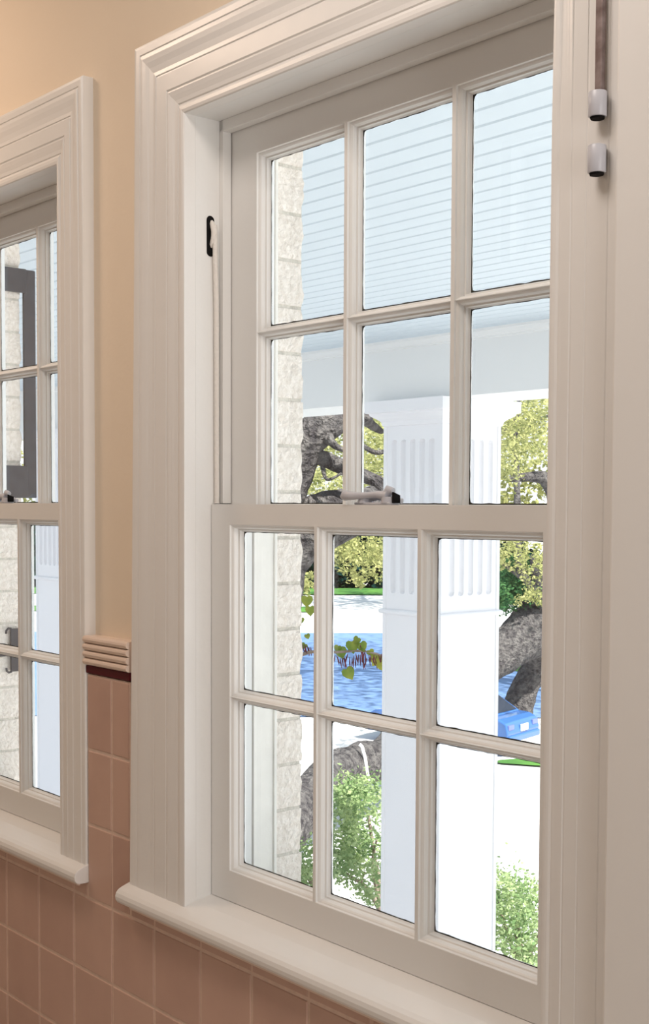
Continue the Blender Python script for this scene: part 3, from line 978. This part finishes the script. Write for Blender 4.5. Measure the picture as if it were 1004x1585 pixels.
def smooth_path(path, k=5):
    P = [Vector(p[:3]) for p in path]
    R_ = [p[3] for p in path]
    out, ro = [], []
    for i in range(len(P) - 1):
        p0, p1, p2, p3 = P[max(i - 1, 0)], P[i], P[i + 1], P[min(i + 2, len(P) - 1)]
        for j in range(k):
            t_ = j / k
            out.append(0.5 * ((2 * p1) + (-p0 + p2) * t_ + (2 * p0 - 5 * p1 + 4 * p2 - p3) * t_ ** 2 + (-p0 + 3 * p1 - 3 * p2 + p3) * t_ ** 3))
            ro.append(R_[i] + (R_[i + 1] - R_[i]) * t_)
    out.append(P[-1]); ro.append(R_[-1])
    return out, ro


def tree(name, label, cat, limbs, foliage, leafm, barkm='bark', seed=1, n=1.0, group=None, wob=0.16):
    base = limbs[0][0]
    org = (base[0], base[1], GZ)
    root = empty(name, org)
    tag(root, label, cat, group)
    mb = MB()
    for lb in limbs:
        p_, r_ = smooth_path(lb)
        mb.tube([tuple(v - Vector(org)) for v in p_], r_, 14 if r_[0] > 0.1 else 7, wob if r_[0] > 0.08 else 0, 2.2)
    mb.build('trunk', barkm, root)
    if foliage:
        f = leaves('foliage', foliage, leafm, root, n, seed, org=org)
    return root


def up_from_ground(limb):
    b = list(limb[0])
    b[2] = GZ - 0.2
    return [tuple(b)] + [p for p in limb if p[2] > GZ + 0.4]


OAK_A = [up_from_ground(OAK_A[0])] + OAK_A[1:]
tree('live_oak', 'large live oak with grey boughs beside the brick reveal in the right-hand window', 'tree', OAK_A,
     FOL_A + [(-12.5, 9.0, 6.5, 3.0, 2.5, 1.3, 1500, 0.09)], 'leaf_oak', seed=3)  # last blob is unseen canopy added overhead to shade the boughs
tree('live_oak', 'leaning live oak rising behind the parked blue car', 'tree', OAK_B, FOL_B, 'leaf_oak', seed=4)
STEM_C[0] = up_from_ground(STEM_C[0]); STEM_D[0] = up_from_ground(STEM_D[0])
tree('small_tree', 'low leafy tree with thin branches seen left of the column through the bottom middle pane', 'tree', STEM_C, CROWN_C, 'leaf_crown', 'bark_small', 5)
tree('small_tree', 'round green treetop right of the column in the bottom right pane', 'tree', STEM_D, CROWN_D, 'leaf_crown', 'bark_small', 6)

bu = leaves('bush', BUSH_R, 'leaf_bush', None, 1.0, 8)
tag(bu, 'dense green bush right of the column above the leaning trunk', 'bush')

# oak crowns that shade the road (their undersides hang at the top of the view)
def crown_tree(name, label, gx, gy, dist, rxy, rz, nleaf, seed, ls=0.30):
    c = Vector((gx, gy, GZ)) + SUNDIR * dist
    limbs = [[(c.x, c.y, GZ, 0.5), (c.x + 0.3, c.y, GZ + 3, 0.4), (c.x, c.y + 0.2, c.z - rz * 0.5, 0.3), (c.x, c.y, c.z + rz * 0.4, 0.1)]]
    rr2 = random.Random(seed)
    for k in range(6):
        an = k * 1.05 + rr2.uniform(-.3, .3)
        limbs.append([(c.x, c.y, c.z - rz * 0.7, 0.24), (c.x + rxy * .4 * math.cos(an), c.y + rxy * .4 * math.sin(an), c.z - rz * .3, 0.14),
                      (c.x + rxy * .8 * math.cos(an), c.y + rxy * .8 * math.sin(an), c.z, 0.06)])
    return tree(name, label, 'tree', limbs, [(c.x, c.y, c.z, rxy, rxy, rz, nleaf, ls)], 'leaf_oak', seed=seed)


crown_tree('shade_oak', 'broad leafy oak whose crown shades the road between the houses and the lawn', -34.0, 35.0, 16, 12.0, 2.4, 17000, 21)
crown_tree('shade_oak', 'broad leafy oak shading the lawn edge at the far side of the road', -64, 57, 15, 9, 2.8, 7000, 23, 0.4)

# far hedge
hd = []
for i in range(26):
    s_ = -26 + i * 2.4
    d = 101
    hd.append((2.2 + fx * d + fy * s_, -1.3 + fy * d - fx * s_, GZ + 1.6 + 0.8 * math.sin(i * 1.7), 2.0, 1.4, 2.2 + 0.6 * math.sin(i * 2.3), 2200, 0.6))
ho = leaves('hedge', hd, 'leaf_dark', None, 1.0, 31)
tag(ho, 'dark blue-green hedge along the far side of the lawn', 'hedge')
bt = []
for i in range(22):
    s_ = -34 + i * 3.6
    d = 112
    bt.append((2.2 + fx * d + fy * s_, -1.3 + fy * d - fx * s_, GZ + 7 + 1.2 * math.sin(i * 1.3), 3.4, 2.4, 4.2, 420, 0.8))
bo = leaves('distant_trees', bt, 'leaf_oak', None, 1.0, 33)
tag(bo, 'row of distant yellow-green trees behind the dark hedge', 'trees', kind='stuff')

# redbud: thin trunk hidden behind the brick edge, one twig reaching out with leaves and pods
TWIG[0] = up_from_ground(TWIG[0])
org = (TWIG[0][0][0], TWIG[0][0][1], GZ)
rb = empty('redbud_tree', org)
tag(rb, 'redbud tree reaching a twig with yellow-green leaves and hanging maroon pods past the brick', 'tree')
mb = MB()
for lb in TWIG:
    p_, r_ = smooth_path(lb)
    mb.tube([tuple(v - Vector(org)) for v in p_], r_, 8)
mb.build('trunk', 'bark_small', rb)
lf = MB()
lr = random.Random(5)
for (x, y_, z, s_) in TWLEAF:
    base = Vector((x, y_, z)) - Vector(org)
    a1 = Vector((0.6446, 0.7645, 0)); a2 = Vector((0, 0, 1)); a3 = Vector((-0.7645, 0.6446, 0))
    rot = lr.uniform(-0.6, 0.6)
    ex_ = (a1 * math.cos(rot) + a2 * math.sin(rot)); ey = (a2 * math.cos(rot) - a1 * math.sin(rot)); ey = (ey + a3 * lr.uniform(-.5, .5)).normalized()
    outline = [(0, 0.55), (0.35, 0.72), (0.68, 0.55), (0.8, 0.1), (0.55, -0.4), (0.0, -0.95), (-0.55, -0.4), (-0.8, 0.1), (-0.68, 0.55), (-0.35, 0.72)]
    vs = [base + (ex_ * u * s_ + ey * v * s_ + a3 * (abs(u) * s_ * 0.25)) for u, v in outline] + [base]
    lf.add(vs, [(i, (i + 1) % 10, 10) for i in range(10)], True)
lo_ = lf.build('leaf_cluster', 'leaf_redbud', rb)
lo_['label'] = 'yellow-green heart-shaped leaves'
lo_['kind'] = 'stuff'
pd = MB()
for (x, y_, z, l) in PODS:
    b0 = Vector((x, y_, z)) - Vector(org)
    dx = Vector((lr.uniform(-.25, .35), lr.uniform(-.25, .35), 0)) * l
    pd.tube([b0, b0 + dx * 0.5 - Vector((0, 0, l * 0.5)), b0 + dx - Vector((0, 0, l))], [0.003, 0.0065, 0.002], 5)
po_ = pd.build('seed_pods', 'pod', rb)
po_['label'] = 'maroon hanging seed pods'
po_['kind'] = 'stuff'

# rope over the low bough
rp_ = MB()
pp = [Vector(p_) for p_ in ROPE]
rp_.tube(pp, [0.035] * len(pp), 8)
ro = rp_.build('rope', 'rope')
tag(ro, 'white rope looped over the low grey bough in the bottom middle pane', 'rope')

# ================================================================== THE BLUE CAR
car = empty('car', (-22.5, 24.0, GZ + 0.03))
tag(car, 'blue car parked at the foot of the leaning oak, right of the column', 'car')
car.rotation_euler = (0, 0, math.radians(193))


def xsec(mb, prof, w0, w1, zsplit):
    """extrude a side profile (x,z) across y, pulled in above zsplit"""
    n = len(prof)
    def wd(z): return w0 if z < zsplit else w0 + (w1 - w0) * min(1, (z - zsplit) / 0.5)
    vs = [(x, -wd(z), z) for x, z in prof] + [(x, wd(z), z) for x, z in prof]
    fs = [(i, (i + 1) % n, (i + 1) % n + n, i + n) for i in range(n)]
    fs += [tuple(range(n))[::-1], tuple(range(n, 2 * n))]
    mb.add(vs, fs)


cb = MB()
body = [(-2.25, 0.35), (-2.28, 0.60), (-2.22, 0.86), (-2.0, 0.96), (-1.45, 1.00), (1.0, 0.98), (1.9, 0.84), (2.2, 0.68), (2.25, 0.45), (2.15, 0.25),
        (1.72, 0.25), (1.68, 0.5), (1.5, 0.66), (1.25, 0.66), (1.07, 0.5), (1.03, 0.22), (-1.03, 0.22), (-1.07, 0.5), (-1.25, 0.66), (-1.5, 0.66), (-1.68, 0.5), (-1.72, 0.28)]
xsec(cb, body, 0.88, 0.80, 0.75)
bo_ = cb.build('body', 'car', car)
bevel_mod(recalc(bo_), 0.05, 3)
cb = MB()
xsec(cb, [(-1.75, 0.98), (-1.15, 1.40), (-0.6, 1.46), (0.15, 1.44), (0.95, 0.98)], 0.78, 0.58, 0.98)
bevel_mod(recalc(cb.build('cabin', 'car', car)), 0.04, 2)
cb = MB()
for sg in (-1, 1):
    for pl_ in ([(-1.45, 1.03), (-1.08, 1.34), (-0.55, 1.39), (-0.50, 1.03)], [(-0.42, 1.03), (-0.46, 1.39), (0.08, 1.38), (0.72, 1.03)]):
        vs = []
        for off in (0.0, 0.012):
            for x, z in pl_:
                wv = 0.78 + (0.58 - 0.78) * min(1, (z - 0.98) / 0.5)
                vs.append((x, sg * (wv + off), z))
        cb.add(vs, [(0, 1, 2, 3), (7, 6, 5, 4)] + [(i, (i + 1) % 4, (i + 1) % 4 + 4, i + 4) for i in range(4)])
cb.add([(-1.70, -0.66, 1.03), (-1.70, 0.66, 1.03), (-1.19, 0.55, 1.385), (-1.19, -0.55, 1.385)], [(0, 1, 2, 3)])
cb.add([(0.87, -0.66, 1.04), (0.87, 0.66, 1.04), (0.20, 0.55, 1.43), (0.20, -0.55, 1.43)], [(0, 1, 2, 3)])
cb.build('window_glass', 'car_glass', car)
for x in (-1.38, 1.38):
    for sg in (-1, 1):
        wm = MB()
        wm.tube([(x, sg * 0.66, 0.32), (x, sg * 0.70, 0.32), (x, sg * 0.86, 0.32), (x, sg * 0.89, 0.32)], [0.29, 0.32, 0.32, 0.29], 24)
        wo_ = wm.build('wheel', 'tyre', car)
        wm = MB()
        wm.tube([(x, sg * 0.88, 0.32), (x, sg * 0.90, 0.32)], [0.21, 0.19], 20)
        wm.build('hub', 'chrome', wo_)
cb = MB(); cb.box(-2.315, -2.27, -0.19, 0.19, 0.60, 0.78, 0.01); cb.build('number_plate', 'plate', car)
for sg in (-1, 1):
    cb = MB(); cb.box(-2.28, -2.20, sg * 0.50, sg * 0.80, 0.68, 0.82, 0.02); cb.build('tail_light', 'tail', car)
cb = MB(); cb.box(-2.33, -2.2, -0.84, 0.84, 0.36, 0.54, 0.04); cb.build('bumper', 'car', car)
